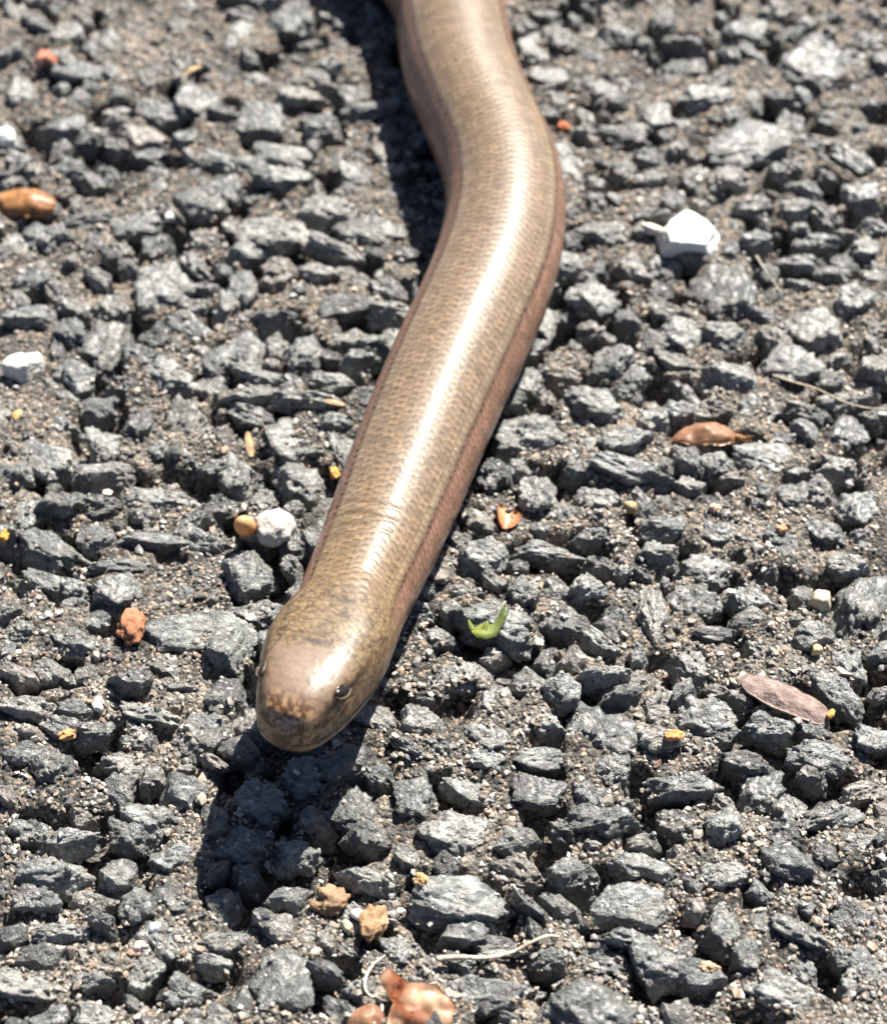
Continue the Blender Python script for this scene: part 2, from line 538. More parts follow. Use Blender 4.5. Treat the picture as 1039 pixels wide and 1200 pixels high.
small = link('small_stones', mesh_np('small_stones', np.concatenate(allv), np.concatenate(allf), M_SMALL, smooth=False), road)
small['kind'] = 'stuff'
print('stones', n_part, 'small', len(allv), 'tris', sum(len(f) for f in allf))

# surface height map: stones over mortar
hx = X0 + (np.arange(NX) + .5) * GR
hy = Y0 + (np.arange(NY) + .5) * GR
HXg, HYg = np.meshgrid(hx, hy, indexing='ij')
BZ = binder_z(HXg.ravel(), HYg.ravel()).reshape(NX, NY)
# mortar creeps up round the stones it holds, except where it has been washed out into pits
def blur(a, k):
    for ax in (0, 1):
        c = np.cumsum(np.pad(a, [(k + 1, k) if x_ == ax else (0, 0) for x_ in (0, 1)], mode='edge'), axis=ax)
        a = (np.take(c, range(2 * k + 1, c.shape[ax]), ax) - np.take(c, range(0, c.shape[ax] - 2 * k - 1), ax)) / (2 * k + 1)
    return a
LV = np.where(HM > -4, HM, BZ)
for k_ in (5, 4, 3):
    LV = blur(LV, k_)
HP = np.stack([HXg.ravel(), HYg.ravel(), np.zeros(HXg.size)], 1)
PIT = pits(HP).reshape(NX, NY)
HOLD = LV - .42 + (.75 * fbm(HP / 2.4, 137, 3) + .20 * vnoise(HP / .6, 141)).reshape(NX, NY)
BZ = np.where(HOLD > BZ, BZ + (HOLD - BZ) * (1 - PIT), BZ)
SURF = np.maximum(HM, BZ)
def axis_points(lo, f0_, f1_, hi, fine, coarse):
    return np.concatenate([np.arange(lo, f0_, coarse), np.arange(f0_, f1_, fine), np.arange(f1_, hi + .01, coarse)])
gx = np.concatenate([[-3000, -800, -300, -160], axis_points(X0, -58, 58, X1, .40, .9), [160, 300, 800, 3000]])
gy = np.concatenate([[-3000, -800, -300, -150], axis_points(Y0, -58, 92, Y1, .40, .9), [210, 350, 900, 3000]])
GX, GY = np.meshgrid(gx, gy, indexing='ij')
fx = np.clip((GX.ravel() - X0) / GR - .5, 0, NX - 1.001); fy = np.clip((GY.ravel() - Y0) / GR - .5, 0, NY - 1.001)
jx, jy = fx.astype(int), fy.astype(int); fx -= jx; fy -= jy
bz = (BZ[jx, jy] * (1 - fx) * (1 - fy) + BZ[jx + 1, jy] * fx * (1 - fy) + BZ[jx, jy + 1] * (1 - fx) * fy + BZ[jx + 1, jy + 1] * fx * fy)
inn = ((GX >= X0) & (GX <= X1) & (GY >= Y0) & (GY <= Y1)).ravel()
edge = np.minimum(np.minimum(GX - X0, X1 - GX), np.minimum(GY - Y0, Y1 - GY)).ravel()
bz = -1.0 + (bz + 1.0) * sstep(0, 12, edge)
bz[~inn] = -1.0
nxg, nyg = len(gx), len(gy)
idx = np.arange(nxg * nyg).reshape(nxg, nyg)
quads = np.stack([idx[:-1, :-1].ravel(), idx[1:, :-1].ravel(), idx[1:, 1:].ravel(), idx[:-1, 1:].ravel()], 1)
road.data = mesh_np('road', np.stack([GX.ravel(), GY.ravel(), bz], 1), quads, M_BINDER)
def surf(x, y):
    ix = np.clip(((np.asarray(x) - X0) / GR).astype(int), 0, NX - 1)
    iy = np.clip(((np.asarray(y) - Y0) / GR).astype(int), 0, NY - 1)
    return SURF[ix, iy]
def top_near(x, y, r):
    ix, iy, k = int((x - X0) / GR), int((y - Y0) / GR), max(1, int(r / GR))
    return float(SURF[max(ix - k, 0):ix + k + 1, max(iy - k, 0):iy + k + 1].max())

# sand grains lying in the gaps and thinly over the stones
N = 60000
q = np.stack([rng.uniform(0, PW, N) * 1.12 - .06 * PW, rng.uniform(0, PH, N) * 1.1 - .05 * PH], 1)
gp = np.array([at(a, b, -1) for a, b in q])
gz = surf(gp[:, 0], gp[:, 1])
clump = fbm(np.stack([gp[:, 0] / 6, gp[:, 1] / 6, gp[:, 0] * 0], 1), 77, 3)
prob = np.where(gz < BZ[np.clip(((gp[:, 0] - X0) / GR).astype(int), 0, NX - 1), np.clip(((gp[:, 1] - Y0) / GR).astype(int), 0, NY - 1)] + .12, .9, np.where(gz < -.2, .12, .012)) * np.clip(.75 + clump * 1.3, .1, 1.2)
keep = rng.uniform(0, 1, N) < prob
gp, gz = gp[keep], gz[keep]
n = len(gp)
gs = np.exp(rng.normal(math.log(.165), .40, n)).clip(.08, .55)
d0, f0 = ICO[0]
jit = 1 + rng.uniform(-.45, .4, (n, 12, 1))
sc = np.stack([gs * rng.uniform(.8, 1.35, n), gs * rng.uniform(.8, 1.35, n), gs * rng.uniform(.6, 1.0, n)], 1)
ra = rng.uniform(0, 6.28, n)
loc = d0[None] * jit * sc[:, None, :]
ca, sa = np.cos(ra)[:, None], np.sin(ra)[:, None]
gv = np.stack([loc[..., 0] * ca - loc[..., 1] * sa, loc[..., 0] * sa + loc[..., 1] * ca, loc[..., 2]], -1)
gv += np.stack([gp[:, 0], gp[:, 1], gz + gs * .25], 1)[:, None, :]
gf = (f0[None] + (np.arange(n) * 12)[:, None, None]).reshape(-1, 3)
pal = np.array([(.40, .35, .285), (.46, .40, .33), (.32, .275, .225), (.24, .23, .215), (.55, .52, .46), (.62, .60, .56), (.40, .27, .19), (.15, .15, .15), (.36, .35, .33), (.45, .33, .25)])
ci = rng.choice(len(pal), n, p=[.18, .15, .14, .13, .09, .045, .05, .075, .1, .04])
gc = pal[ci] * rng.uniform(.32, .82, (n, 1))
me = mesh_np('grit', gv.reshape(-1, 3), gf, M_GRIT, smooth=False)
vcol(me, 'tint', np.repeat(gc, 12, 0))
grit = link('grit', me, road)
grit['kind'] = 'stuff'
print('grit', n)

# ------------------------------------------------------------------ the slow worm
# image centre x, y, silhouette width (photograph pixels) and height of the spine above the stones (mm)
SP = [(524, 0, 128, 5.3), (531, 40, 131, 5.4), (541, 85, 134, 5.5), (563, 138, 134, 5.6), (584, 188, 137, 5.7), (592, 235, 140, 5.8), (587, 285, 144, 5.8), (570, 340, 147, 5.9),
      (541, 405, 149, 5.9), (510, 474, 148, 5.9), (472, 568, 144, 6.0), (444, 637, 137, 6.4), (416, 700, 129, 7.4), (407, 722, 128, 8.1)]
HEADPX = [(391, 751, 9.1), (373, 785, 9.9), (357, 818, 10.6), (341, 849, 11.1), (329, 873, 11.4)]
spine, rads = [], []
for x, y, w, z in SP:
    p = at(x, y, z)
    spine.append(p)
    rads.append(w / 2 / px_per_mm(p))
for x, y, z in HEADPX:
    spine.append(at(x, y, z))
    rads.append(None)
rb0 = rads[0]
# body and tail beyond the picture, curving away behind
p0 = spine[0]
tail = [(-4, 10), (-11, 22), (-17, 36), (-15, 52), (-5, 66), (10, 76), (27, 79), (43, 73), (56, 62), (66, 50)]
tl = [np.array([p0[0] + a, p0[1] + b, 5.2 - .38 * i]) for i, (a, b) in enumerate(tail)]
spine = tl[::-1] + spine
tr = [rb0 * t for t in (1.0, 1.0, .98, .95, .9, .82, .72, .6, .45, .26)]
P = np.array(spine)
nb = len(tail) + len(SP)
rad_ctrl = np.array(tr[::-1] + [r for r in rads if r is not None])

def catmull(P, m=60):
    Q = np.vstack([2 * P[0] - P[1], P, 2 * P[-1] - P[-2]])
    out, par = [], []
    for i in range(len(P) - 1):
        a, b, c, d = Q[i], Q[i + 1], Q[i + 2], Q[i + 3]
        t = np.linspace(0, 1, m, endpoint=False)[:, None]
        out.append(.5 * ((2 * b) + (-a + c) * t + (2 * a - 5 * b + 4 * c - d) * t ** 2 + (-a + 3 * b - 3 * c + d) * t ** 3))
        par.append(i + t[:, 0])
    out.append(P[-1:]); par.append([len(P) - 1])
    return np.vstack(out), np.concatenate(par)
dense, par = catmull(P)
# smooth
for _ in range(60):
    dense[1:-1] = .25 * dense[:-2] + .5 * dense[1:-1] + .25 * dense[2:]
arc = np.concatenate([[0], np.cumsum(np.linalg.norm(np.diff(dense, axis=0), axis=1))])
LTOT = arc[-1]
a_vis = np.interp(len(tail) - 1, par, arc)              # where the picture's top edge is
a_neck = np.interp(nb - 1, par, arc)                    # where the head begins
HEAD_L = LTOT - a_neck
step = .155
s1 = np.arange(0, a_vis - 8, .45)
s2 = np.arange(a_vis - 8, LTOT - 1.2, step)
tipn = 26
s3 = LTOT - 1.2 * (1 - np.sin(np.linspace(0, math.pi / 2, tipn)))
S = np.concatenate([s1, s2, s3[1:]])
C = np.stack([np.interp(S, arc, dense[:, k]) for k in range(3)], 1)
T = np.gradient(C, S, axis=0)
T[-tipn:] = T[-tipn - 1]
for _ in range(30):
    T[1:-1] = .25 * T[:-2] + .5 * T[1:-1] + .25 * T[2:]
T /= np.linalg.norm(T, axis=1)[:, None]
Z = np.array([0, 0, 1.0])
Nn = Z - T * T[:, 2:3]
Nn /= np.linalg.norm(Nn, axis=1)[:, None]
Sd = np.cross(Nn, T)
rb = np.interp(np.interp(S, arc, par), np.arange(nb), rad_ctrl)
for _ in range(200):
    rb[1:-1] = .25 * rb[:-2] + .5 * rb[1:-1] + .25 * rb[2:]
t_h = np.clip((S - a_neck) / HEAD_L, -1, 1)             # 0 at neck .. 1 at snout
rn = float(np.interp(a_neck, S, rb))
# head profile: half width, height above and below the spine, relative to the neck radius
ht = [-.25, 0, .12, .25, .38, .5, .62, .74, .85, .93, .975, 1.0]
hw = [1.0, 1.0, 1.05, 1.09, 1.08, 1.03, .94, .82, .67, .51, .37, .25]
hu = [.92, .90, .87, .85, .84, .835, .832, .815, .74, .60, .45, .30]
hd = [.90, .86, .82, .80, .77, .72, .66, .60, .52, .42, .33, .24]
def hp(tab):
    return np.interp(t_h, ht, tab)
def smooth_keep(a, n=14):
    b = a.copy()
    for _ in range(n):
        b[1:-1] = .25 * b[:-2] + .5 * b[1:-1] + .25 * b[2:]
    return b
onhead = t_h > -.25
A = np.where(onhead, rn * hp(hw) * (rb / rn) ** (t_h < 0), rb)
U = np.where(onhead, rn * hp(hu) * (rb / rn) ** (t_h < 0), rb * .92)
D = np.where(onhead, rn * hp(hd) * (rb / rn) ** (t_h < 0), rb * .90)
tip = np.zeros(len(S))
A, U, D = smooth_keep(A), smooth_keep(U), smooth_keep(D)
# close both ends round
def close(a):
    tl_ = np.sqrt(np.clip(S / 2.0, 0, 1))
    hd_ = np.sqrt(np.clip(1 - ((S - (LTOT - 1.6)) / 1.6).clip(0, 1) ** 2, 0, 1))
    return a * tl_ * np.maximum(hd_, 1e-3)
NPH = 200
PHI = np.linspace(-math.pi, math.pi, NPH, endpoint=False)   # 0 = back, + = image right
fl = .35 * sstep(.15, .5, t_h) * 0
sh = np.sin(PHI)[None, :]; chh = np.cos(PHI)[None, :]
headf = sstep(-.05, .35, t_h)[:, None]
ex = 1 - .32 * headf * (1 - .5 * sstep(.8, 1, t_h)[:, None])                                    # boxier, flat-topped head
xx = np.sign(sh) * np.abs(sh) ** ex
zz = np.where(chh > 0, np.abs(chh) ** (ex), -np.abs(chh) ** .9)
Ac, Uc, Dc = close(A)[:, None], close(U)[:, None], close(D)[:, None]
lx = Ac * xx
lz = np.where(chh > 0, Uc, Dc) * zz
# canthus: cheeks fall in slightly below the eye line, brow ridge above
sidew = np.exp(-((np.abs(PHI)[None, :] - 1.28) / .28) ** 2)
ridge = np.exp(-((np.abs(PHI)[None, :] - .80) / .22) ** 2)
eyezone = np.exp(-((t_h[:, None] - .70) / .14) ** 2)
lx *= 1 - .05 * sidew * eyezone
lx *= 1 + .035 * ridge * eyezone
# parietal swelling / shallow hollow between the eyes
lz -= .0 * np.exp(-((PHI[None, :]) / .35) ** 2) * np.exp(-((t_h[:, None] - .66) / .10) ** 2)
# mouth line
mphi = 1.78 - .10 * np.clip(t_h[:, None], 0, 1)
mouth = np.exp(-((np.abs(PHI)[None, :] - mphi) / .045) ** 2) * sstep(.34, .44, t_h)[:, None]
# skin folds where the neck bends
fold = (.14 * np.exp(-((S - (a_neck - 9.0)) / .32) ** 2) + .10 * np.exp(-((S - (a_neck - 10.6)) / .3) ** 2) + .07 * np.exp(-((S - (a_neck - 7.4)) / .25) ** 2))[:, None] * (np.exp(-((PHI[None, :] + .25) / .75) ** 2))
# scales
NROW = 32
SL = .84
row = PHI[None, :] / (2 * math.pi) * NROW + NROW
rowi = np.floor(row)
rfr = row - rowi - .5
warp = vnoise(np.stack([(PHI[None, :] * 3 + 0 * S[:, None]).ravel(), (S[:, None] * .5 + 0 * PHI[None, :]).ravel(), np.zeros(len(S) * NPH)], 1), 55).reshape(len(S), NPH)
vv = S[:, None] / SL + .5 * (rowi % 2) + .28 * warp
vi_ = np.floor(vv)
vfr = vv - vi_                                           # 0 tail side .. 1 head side
# rounded free rear edge of each overlapping scale
edge_pos = .34 * (rfr * 2) ** 2
ph = (vfr - edge_pos) % 1.0
scale_h = .058 * (1 - ph) * (1 - .25 * (rfr * 2) ** 2)
gap = np.exp(-(ph / .20) ** 2) + np.exp(-((1 - ph) / .09) ** 2)
gap = np.clip(np.maximum(gap, .55 * np.exp(-((.5 - np.abs(rfr)) / .07) ** 2)), 0, 1)
bodyf = 1 - sstep(.02, .22, t_h)[:, None]
rel = scale_h * bodyf * np.clip(Ac / rn, 0, 1)
rr = np.sqrt(lx ** 2 + lz ** 2) + 1e-9
dl = (rel - .30 * mouth - fold * 1.0) / rr
lx2, lz2 = lx * (1 + dl), lz * (1 + dl)
V = C[:, None, :] + Sd[:, None, :] * lx2[..., None] + Nn[:, None, :] * lz2[..., None]
ns = len(S)

# --- colouring (real pigment): bronze back, cream edge line, dark dotted line, pinkish side
ap = np.abs(PHI - .07)[None, :] + 0 * S[:, None]
pp = np.stack([(PHI[None, :] * 5.5 + 0 * S[:, None]).ravel(), (S[:, None] + 0 * PHI[None, :]).ravel(), np.zeros(ns * NPH)], 1)
nz1 = fbm(pp * np.array([1.3, 1.1, 1]), 5, 3).reshape(ns, NPH)
nz2 = vnoise(pp * np.array([.35, .22, 1]) + 9, 8).reshape(ns, NPH)
rnd = hash3(rowi + 0 * vi_, vi_, np.zeros_like(vi_), 3)
back = np.array([.242, .167, .104]); side = np.array([.275, .150, .098]); cream = np.array([.31, .235, .15]); dark = np.array([.035, .02, .013]); belly = np.array([.08, .062, .052])
lin = .79 + .02 * nz2
col = np.ones((ns, NPH, 3)) * back
wside = sstep(lin + .06, lin + .14, ap)[..., None]
col = col * (1 - wside) + side * wside
wcr = np.exp(-((ap - lin) / .06) ** 2)[..., None] * .55
col = col * (1 - wcr) + cream * wcr
wb = sstep(1.75, 2.15, ap)[..., None]
col = col * (1 - wb) + belly * wb
# every scale: pale middle, dark rim; each its own tone
tone = 1 + .20 * rnd + .16 * nz1
rim = gap * (.58 + .12 * wside[..., 0])
fleck = np.exp(-(rfr / .2) ** 2) * np.exp(-((ph - .3) / .28) ** 2) * (.35 + .65 * (rnd > .0)) * (1 - wside[..., 0]) * (1 - wcr[..., 0])
col = col * (tone * (1 - rim * bodyf) * (1 - .55 * fleck * bodyf))[..., None]
ldash = np.exp(-((ap - lin - .13) / .055) ** 2) * (.15 + .85 * (vfr > .45)) * (1 + .5 * rnd)
ldk = np.clip(.85 * ldash * bodyf, 0, 1)[..., None]
col = col * (1 - ldk) + dark * ldk
# head: yellowish olive crown with dark vermiculation, blotched brown snout and lips
hm = sstep(-.15, .2, t_h)[:, None]
crown = np.array([.212, .143, .072])
lip = np.array([.25, .15, .085])
hp3 = np.stack([lx.ravel(), lz.ravel(), S[:, None].repeat(NPH, 1).ravel()], 1)
hsel = (t_h > -.3)
sub = np.repeat(hsel, NPH)
eg, cid = np.ones(ns * NPH), np.zeros(ns * NPH)
e_, c_ = cells(hp3[sub], 1.25, 61)
eg[sub], cid[sub] = e_, c_
eg2 = np.ones(ns * NPH); cid2 = np.zeros(ns * NPH)
e_, c_ = cells(hp3[sub] * (1 - .22 * sstep(.6, .8, np.repeat(t_h, NPH)[sub]))[:, None], .62, 71)
eg2[sub], cid2[sub] = e_, c_
eg, cid, eg2, cid2 = (a.reshape(ns, NPH) for a in (eg, cid, eg2, cid2))
verm = fbm(hp3 * 2.1, 91, 4, .65).reshape(ns, NPH)
lowside = sstep(1.0, 1.5, ap)
hc = crown[None, None] * (1 - lowside[..., None]) + lip[None, None] * lowside[..., None]
hc = hc * (1 + .18 * verm + .10 * cid2)[..., None]
shield0 = sstep(.50, .60, t_h)[:, None] * (1 - sstep(.50, .80, ap))
spots = sstep(.04, .28, verm) * .85
hc = hc * (1 - spots[..., None] * np.array([.55, .65, .7]))
hc = hc * (1 - .55 * np.exp(-(eg2 / .16) ** 2) * (1 - shield0))[..., None]
shield = sstep(.50, .60, t_h)[:, None] * (1 - sstep(.50, .80, ap))
hc = hc * (1 - shield[..., None] * .75) + np.array([.20, .135, .095]) * shield[..., None] * .75
snout = np.maximum(sstep(.80, .92, t_h + .05 * np.clip(fbm(np.stack([PHI * 2.5, PHI * 0, PHI * 0], 1), 3, 2), -1, 1).mean())[:, None], sstep(.5, .7, t_h)[:, None] * sstep(.95, 1.2, ap) * .8)
sp_n = fbm(hp3 * 2.5 + 5, 131, 3, .55).reshape(ns, NPH)
blot = np.clip(sstep(-.16, .10, sp_n) * .95 + .35 * np.exp(-(eg2 / .12) ** 2) + .25 * sstep(.93, 1.0, t_h)[:, None], 0, 1)
sn = np.array([.42, .26, .14])[None, None] * (1 - .90 * blot[..., None] * np.array([.88, .94, 1.0]))
hc = hc * (1 - snout[..., None] * .9) + sn * snout[..., None] * .9
# dark pineal fleck, nape fleck, dark line from eye to nostril
pin = np.exp(-((t_h[:, None] - .50) / .022) ** 2 - ((PHI[None, :] + .02) / .10) ** 2)
nape = np.exp(-((t_h[:, None] - .17) / .03) ** 2 - ((PHI[None, :] - .10) / .12) ** 2) * .7
loreal = np.exp(-((ap - .98) / .13) ** 2) * sstep(.74, .80, t_h)[:, None] * (1 - sstep(.86, .92, t_h)[:, None]) * .5
posto = np.exp(-((ap - .98) / .14) ** 2) * sstep(.44, .54, t_h)[:, None] * (1 - sstep(.64, .70, t_h)[:, None]) * .7
orbit = .9 * np.exp(-((ap - .96) / .18) ** 2 - ((t_h[:, None] - .735) / .085) ** 2)
dk = np.clip(orbit + pin + nape + loreal + posto + mouth * .8, 0, 1)
hc = hc * (1 - dk[..., None]) + np.array([.03, .018, .012]) * dk[..., None]
under = sstep(2.0, 2.4, ap)[..., None]
hc = hc * (1 - under) + np.array([.13, .10, .075]) * under
gold = (sstep(-1.0, .0, t_h)[:, None] * (1 - wside[..., 0]) * .8)[..., None]
col = col * (1 - gold + gold * np.array([.92, .86, .66]))
col = col * (1 - hm[..., None]) + hc * hm[..., None]
# head shields: shallow joints
V += (Nn[:, None, :] * (-.02 * (np.exp(-(eg / .07) ** 2) * sstep(.1, .3, t_h)[:, None] * (1 - sstep(.9, .97, t_h)[:, None])))[..., None])
col = np.clip(col * .76, .010, .8)

iv = np.arange(ns * NPH).reshape(ns, NPH)
ivn = np.roll(iv, -1, 1)
fq = np.stack([iv[:-1].ravel(), iv[1:].ravel(), ivn[1:].ravel(), ivn[:-1].ravel()], 1)

def skin_material():
    k = NT('polished_scaly_skin')
    p = k.pos()
    a = k.n('ShaderNodeAttribute', attribute_name='tint')
    n = k.noise(p, 2200, 3, .6)
    c = k.mix(1.0, a.outputs['Color'], k.ramp(n, [(.25, .8), (.5, 1.0), (.75, 1.22)]), 'MULTIPLY')
    k.l(c, k.b.inputs['Base Color'])
    k.b.inputs['Roughness'].default_value = .46
    k.b.inputs['Specular IOR Level'].default_value = .25
    k.b.inputs['Coat Weight'].default_value = .36
    k.b.inputs['Coat Roughness'].default_value = .13
    gl_ = k.n('ShaderNodeAttribute', attribute_name='gloss').outputs['Fac']
    k.l(k.math('MULTIPLY_ADD', gl_, .5), k.b.inputs['Coat Weight'])
    k.l(k.math('MULTIPLY_ADD', gl_, .08), k.b.inputs['Coat Roughness'])
    for nd in k.t.nodes:
        if nd.type == 'MATH':
            nd.inputs[2].default_value = .44 if abs(nd.inputs[1].default_value - .5) < 1e-3 else .13
    k.l(k.bump(k.noise(p, 1800, 3, .6), .00006, .6), k.b.inputs['Normal'])
    return k.m
M_SKIN = skin_material()

base = np.array([C[len(s1) + 300][0], C[len(s1) + 300][1], 0])
worm = link('slow_worm', None, None, base * MM)
tag(worm, 'glossy bronze-brown slow worm sliding over the asphalt with its head raised', 'slow worm')
bm_ = mesh_np('body', V.reshape(-1, 3) - base, fq, M_SKIN)
vcol(bm_, 'tint', col.reshape(-1, 3))
gl = bm_.attributes.new('gloss', 'FLOAT', 'POINT')
gl.data.foreach_set('value', (sstep(.44, .54, t_h)[:, None] * (1 - sstep(.84, .93, t_h)[:, None]) * (1 - sstep(.60, .85, ap))).astype(np.float32).ravel())
body = link('body', bm_, worm)

# eyes
k = NT('dark_glossy_eye')
k.b.inputs['Base Color'].default_value = (.012, .009, .008, 1)
k.b.inputs['Roughness'].default_value = .2
k.b.inputs['Specular IOR Level'].default_value = .3
M_EYE = k.m
k = NT('pale_eyelid')
k.l(k.ramp(k.noise(k.pos(), 1500), [(.3, (.07, .05, .033)), (.7, (.14, .105, .075))]), k.b.inputs['Base Color'])
k.b.inputs['Roughness'].default_value = .35
M_LID = k.m
d3, f3 = ICO[3]
for sgn in (1, -1):
    i = int(np.argmin(np.abs(t_h - .71)))
    j = int(np.argmin(np.abs(PHI - sgn * .92)))
    pc = V[i, j]
    outn = V[i, j] - C[i]
    outn /= np.linalg.norm(outn)
    fw = T[i] - outn * np.dot(T[i], outn)
    fw /= np.linalg.norm(fw)
    dn = np.cross(outn, fw)
    ra_ = sgn * math.radians(24)
    fw, dn = fw * math.cos(ra_) - dn * math.sin(ra_), dn * math.cos(ra_) + fw * math.sin(ra_)
    B = np.stack([fw, dn, outn], 1)
    ev = (d3 * np.array([1.0, .46, .30])) @ B.T + pc - outn * .09
    e = link('eye', mesh_np('eye', ev - base, f3, M_EYE), worm)
    # lids: two arcs over and under the eye
    dsg = 1 if np.dot(dn, Nn[i]) < 0 else -1
    for up_ in (1, -1):
        lv, lf = [], []
        m, kq = 22, 8
        for a in range(m + 1):
            t = a / m * math.pi
            ctr = pc + fw * (-math.cos(t)) * 1.15 + dn * dsg * up_ * math.sin(t) * .58 + outn * (.12 * math.sin(t) - .06)
            th = (.08 if up_ > 0 else .14) * (.35 + .65 * math.sin(t))
            for b in range(kq):
                g_ = b / kq * 6.283
                lv.append(ctr + (dn * math.cos(g_) + outn * math.sin(g_)) * th)
        for a in range(m):
            for b in range(kq):
                b2 = (b + 1) % kq
                lf.append((a * kq + b, a * kq + b2, (a + 1) * kq + b2, (a + 1) * kq + b))
        link('eyelid', mesh_np('eyelid', np.array(lv) - base, lf, M_LID if up_ > 0 else M_SKIN), e)
        if up_ < 0:
            vcol(bpy.data.objects[e.children[-1].name].data, 'tint', np.tile(np.array([.075, .046, .026]), (len(lv), 1)))

# ------------------------------------------------------------------ loose things on the road
def shell(L, W, curl, lift, taper=.6, nu=26, nv=14, thick=.10, seed=0, wrinkle=.12, arch=.0):
    """a dry bud scale: a cupped, tapering, slightly crumpled lamina with thickness; x along, z up (mm)"""
    u = np.linspace(0, 1, nu); v = np.linspace(-1, 1, nv)
    Ug, Vg = np.meshgrid(u, v, indexing='ij')
    half = W / 2 * np.clip(np.sin(math.pi * np.clip(Ug, .01, .99)) ** taper, .06, 1)
    ang = Vg * curl
    x = (Ug - .5) * L
    y = half * np.sin(ang) / max(math.sin(min(curl, 1.57)), .2)
    z = half * (np.cos(ang) - math.cos(curl)) / max(math.sin(min(curl, 1.57)), .2) + lift * np.sin(math.pi * Ug) + arch * (Ug - .5) ** 2
    pn = np.stack([x.ravel() * .8, y.ravel() * .8, np.full(x.size, seed * 3.7)], 1)
    z = z + wrinkle * fbm(pn, seed, 3).reshape(nu, nv)
    top = np.stack([x, y, z], -1).reshape(-1, 3)
    bot = top - np.array([0, 0, thick])
    i = np.arange(nu * nv).reshape(nu, nv)
    fq = np.stack([i[:-1, :-1].ravel(), i[1:, :-1].ravel(), i[1:, 1:].ravel(), i[:-1, 1:].ravel()], 1)
    nb_ = nu * nv
    fb = fq[:, ::-1] + nb_
    loop = list(i[:, 0]) + list(i[-1, 1:]) + list(i[::-1, -1][1:]) + list(i[0, ::-1][1:-1])
    sf = [(loop[a], loop[(a + 1) % len(loop)], loop[(a + 1) % len(loop)] + nb_, loop[a] + nb_) for a in range(len(loop))]
    return np.vstack([top, bot]), np.vstack([fq, fb, np.array(sf)]), np.concatenate([Ug.ravel()] * 2), np.concatenate([Vg.ravel()] * 2)

def lump(seed, sx, sy, sz, sub=3, rough=.2, round_=False, rg=.35):
    if round_:
        d, f = ICO[sub]
        v = d * (1 + rough * fbm(d * 1.7 + seed, seed, 4))[:, None] * .5
        v = v * np.array([sx, sy, sz])
    else:
        v, f = rock_shape(seed, sub, rg)
        v = (v + np.array([0, 0, .5])) * np.array([sx, sy, sz])
        v = v * (1 + rough * fbm(v * 1.3 + seed, seed, 3))[:, None]
    return v, f

def put(name, v, f, mat, tint, px, py, rot, label, cat, lift=0.0, tilt=(0, 0), group=None, sink=.15, rr_=1.0):
    """sets a loose thing down on the stones under it"""
    R = np.array(Euler((tilt[0], tilt[1], rot)).to_matrix())
    v = v @ R.T
    c = at(px, py, 0)
    for _ in range(3):
        z = top_near(c[0], c[1], rr_)
        c = at(px, py, z + (v[:, 2].max() - v[:, 2].min()) * .4)
    # lower it until it meets the surface
    zs = surf(v[:, 0] + c[0], v[:, 1] + c[1])
    dz = np.percentile(zs - v[:, 2], 93) - sink + lift
    me = mesh_np(name, v, f, mat)
    vcol(me, 'tint', tint)
    o = link(name, me, None, (c[0] * MM, c[1] * MM, dz * MM))
    return tag(o, label, cat, group)

def veins(tint, u_, w_, n=11, amt=.34, rim=1.3):
    tint = tint * .62 + tint.mean(1, keepdims=True) * .12
    st = 1 + amt * vnoise(np.stack([w_ * n, u_ * 2.2, u_ * 0], 1), 19) - amt * .5 * (vnoise(np.stack([w_ * 3, u_ * 5, u_ * 0 + 4], 1), 23) > .25)
    rm = 1 + (rim - 1) * sstep(.86, .98, np.abs(w_))
    return np.clip(tint * (st * rm)[:, None], .01, .85)

def lerp(a, b, t):
    t = np.clip(t, 0, 1)[:, None]
    return np.array(a) * (1 - t) + np.array(b) * t

def mmpx(px, py, n):
    return n / px_per_mm(at(px, py, 0))

# orange bud scale lying cup up beside the verge side stones
v, f, u_, w_ = shell(7.6, 4.2, 1.0, .35, .33, seed=3, wrinkle=.5, arch=-.05)
put('bud_scale', v, f, M_BRACT, veins(lerp((.62, .29, .07), (.46, .17, .045), u_), u_, w_), 26, 231, -.12,
    'glowing orange curved bud scale with a dark notch under its hooked tip', 'bud scale', tilt=(.25, 0))
v, f, u_, w_ = shell(3.0, 2.8, 1.0, .5, .4, seed=5, wrinkle=.9)
put('bud_scale', v, f, M_BRACT, lerp((.62, .33, .23), (.40, .10, .055), u_), 52, 64, .5, 'small crumpled pink and brick-red bud scale', 'bud scale')
v, f, u_, w_ = shell(7.4, 3.3, 1.2, .6, .55, seed=7, wrinkle=.55)
tw = veins(lerp((.46, .22, .125), (.44, .20, .07), u_), u_, w_, 9, .35)
o = put('bud_scale', v, f, M_BRACT, tw, 828, 501, .03, 'long plump tan-brown bud scale with a frayed stalk end', 'bud scale', tilt=(-.12, 0))
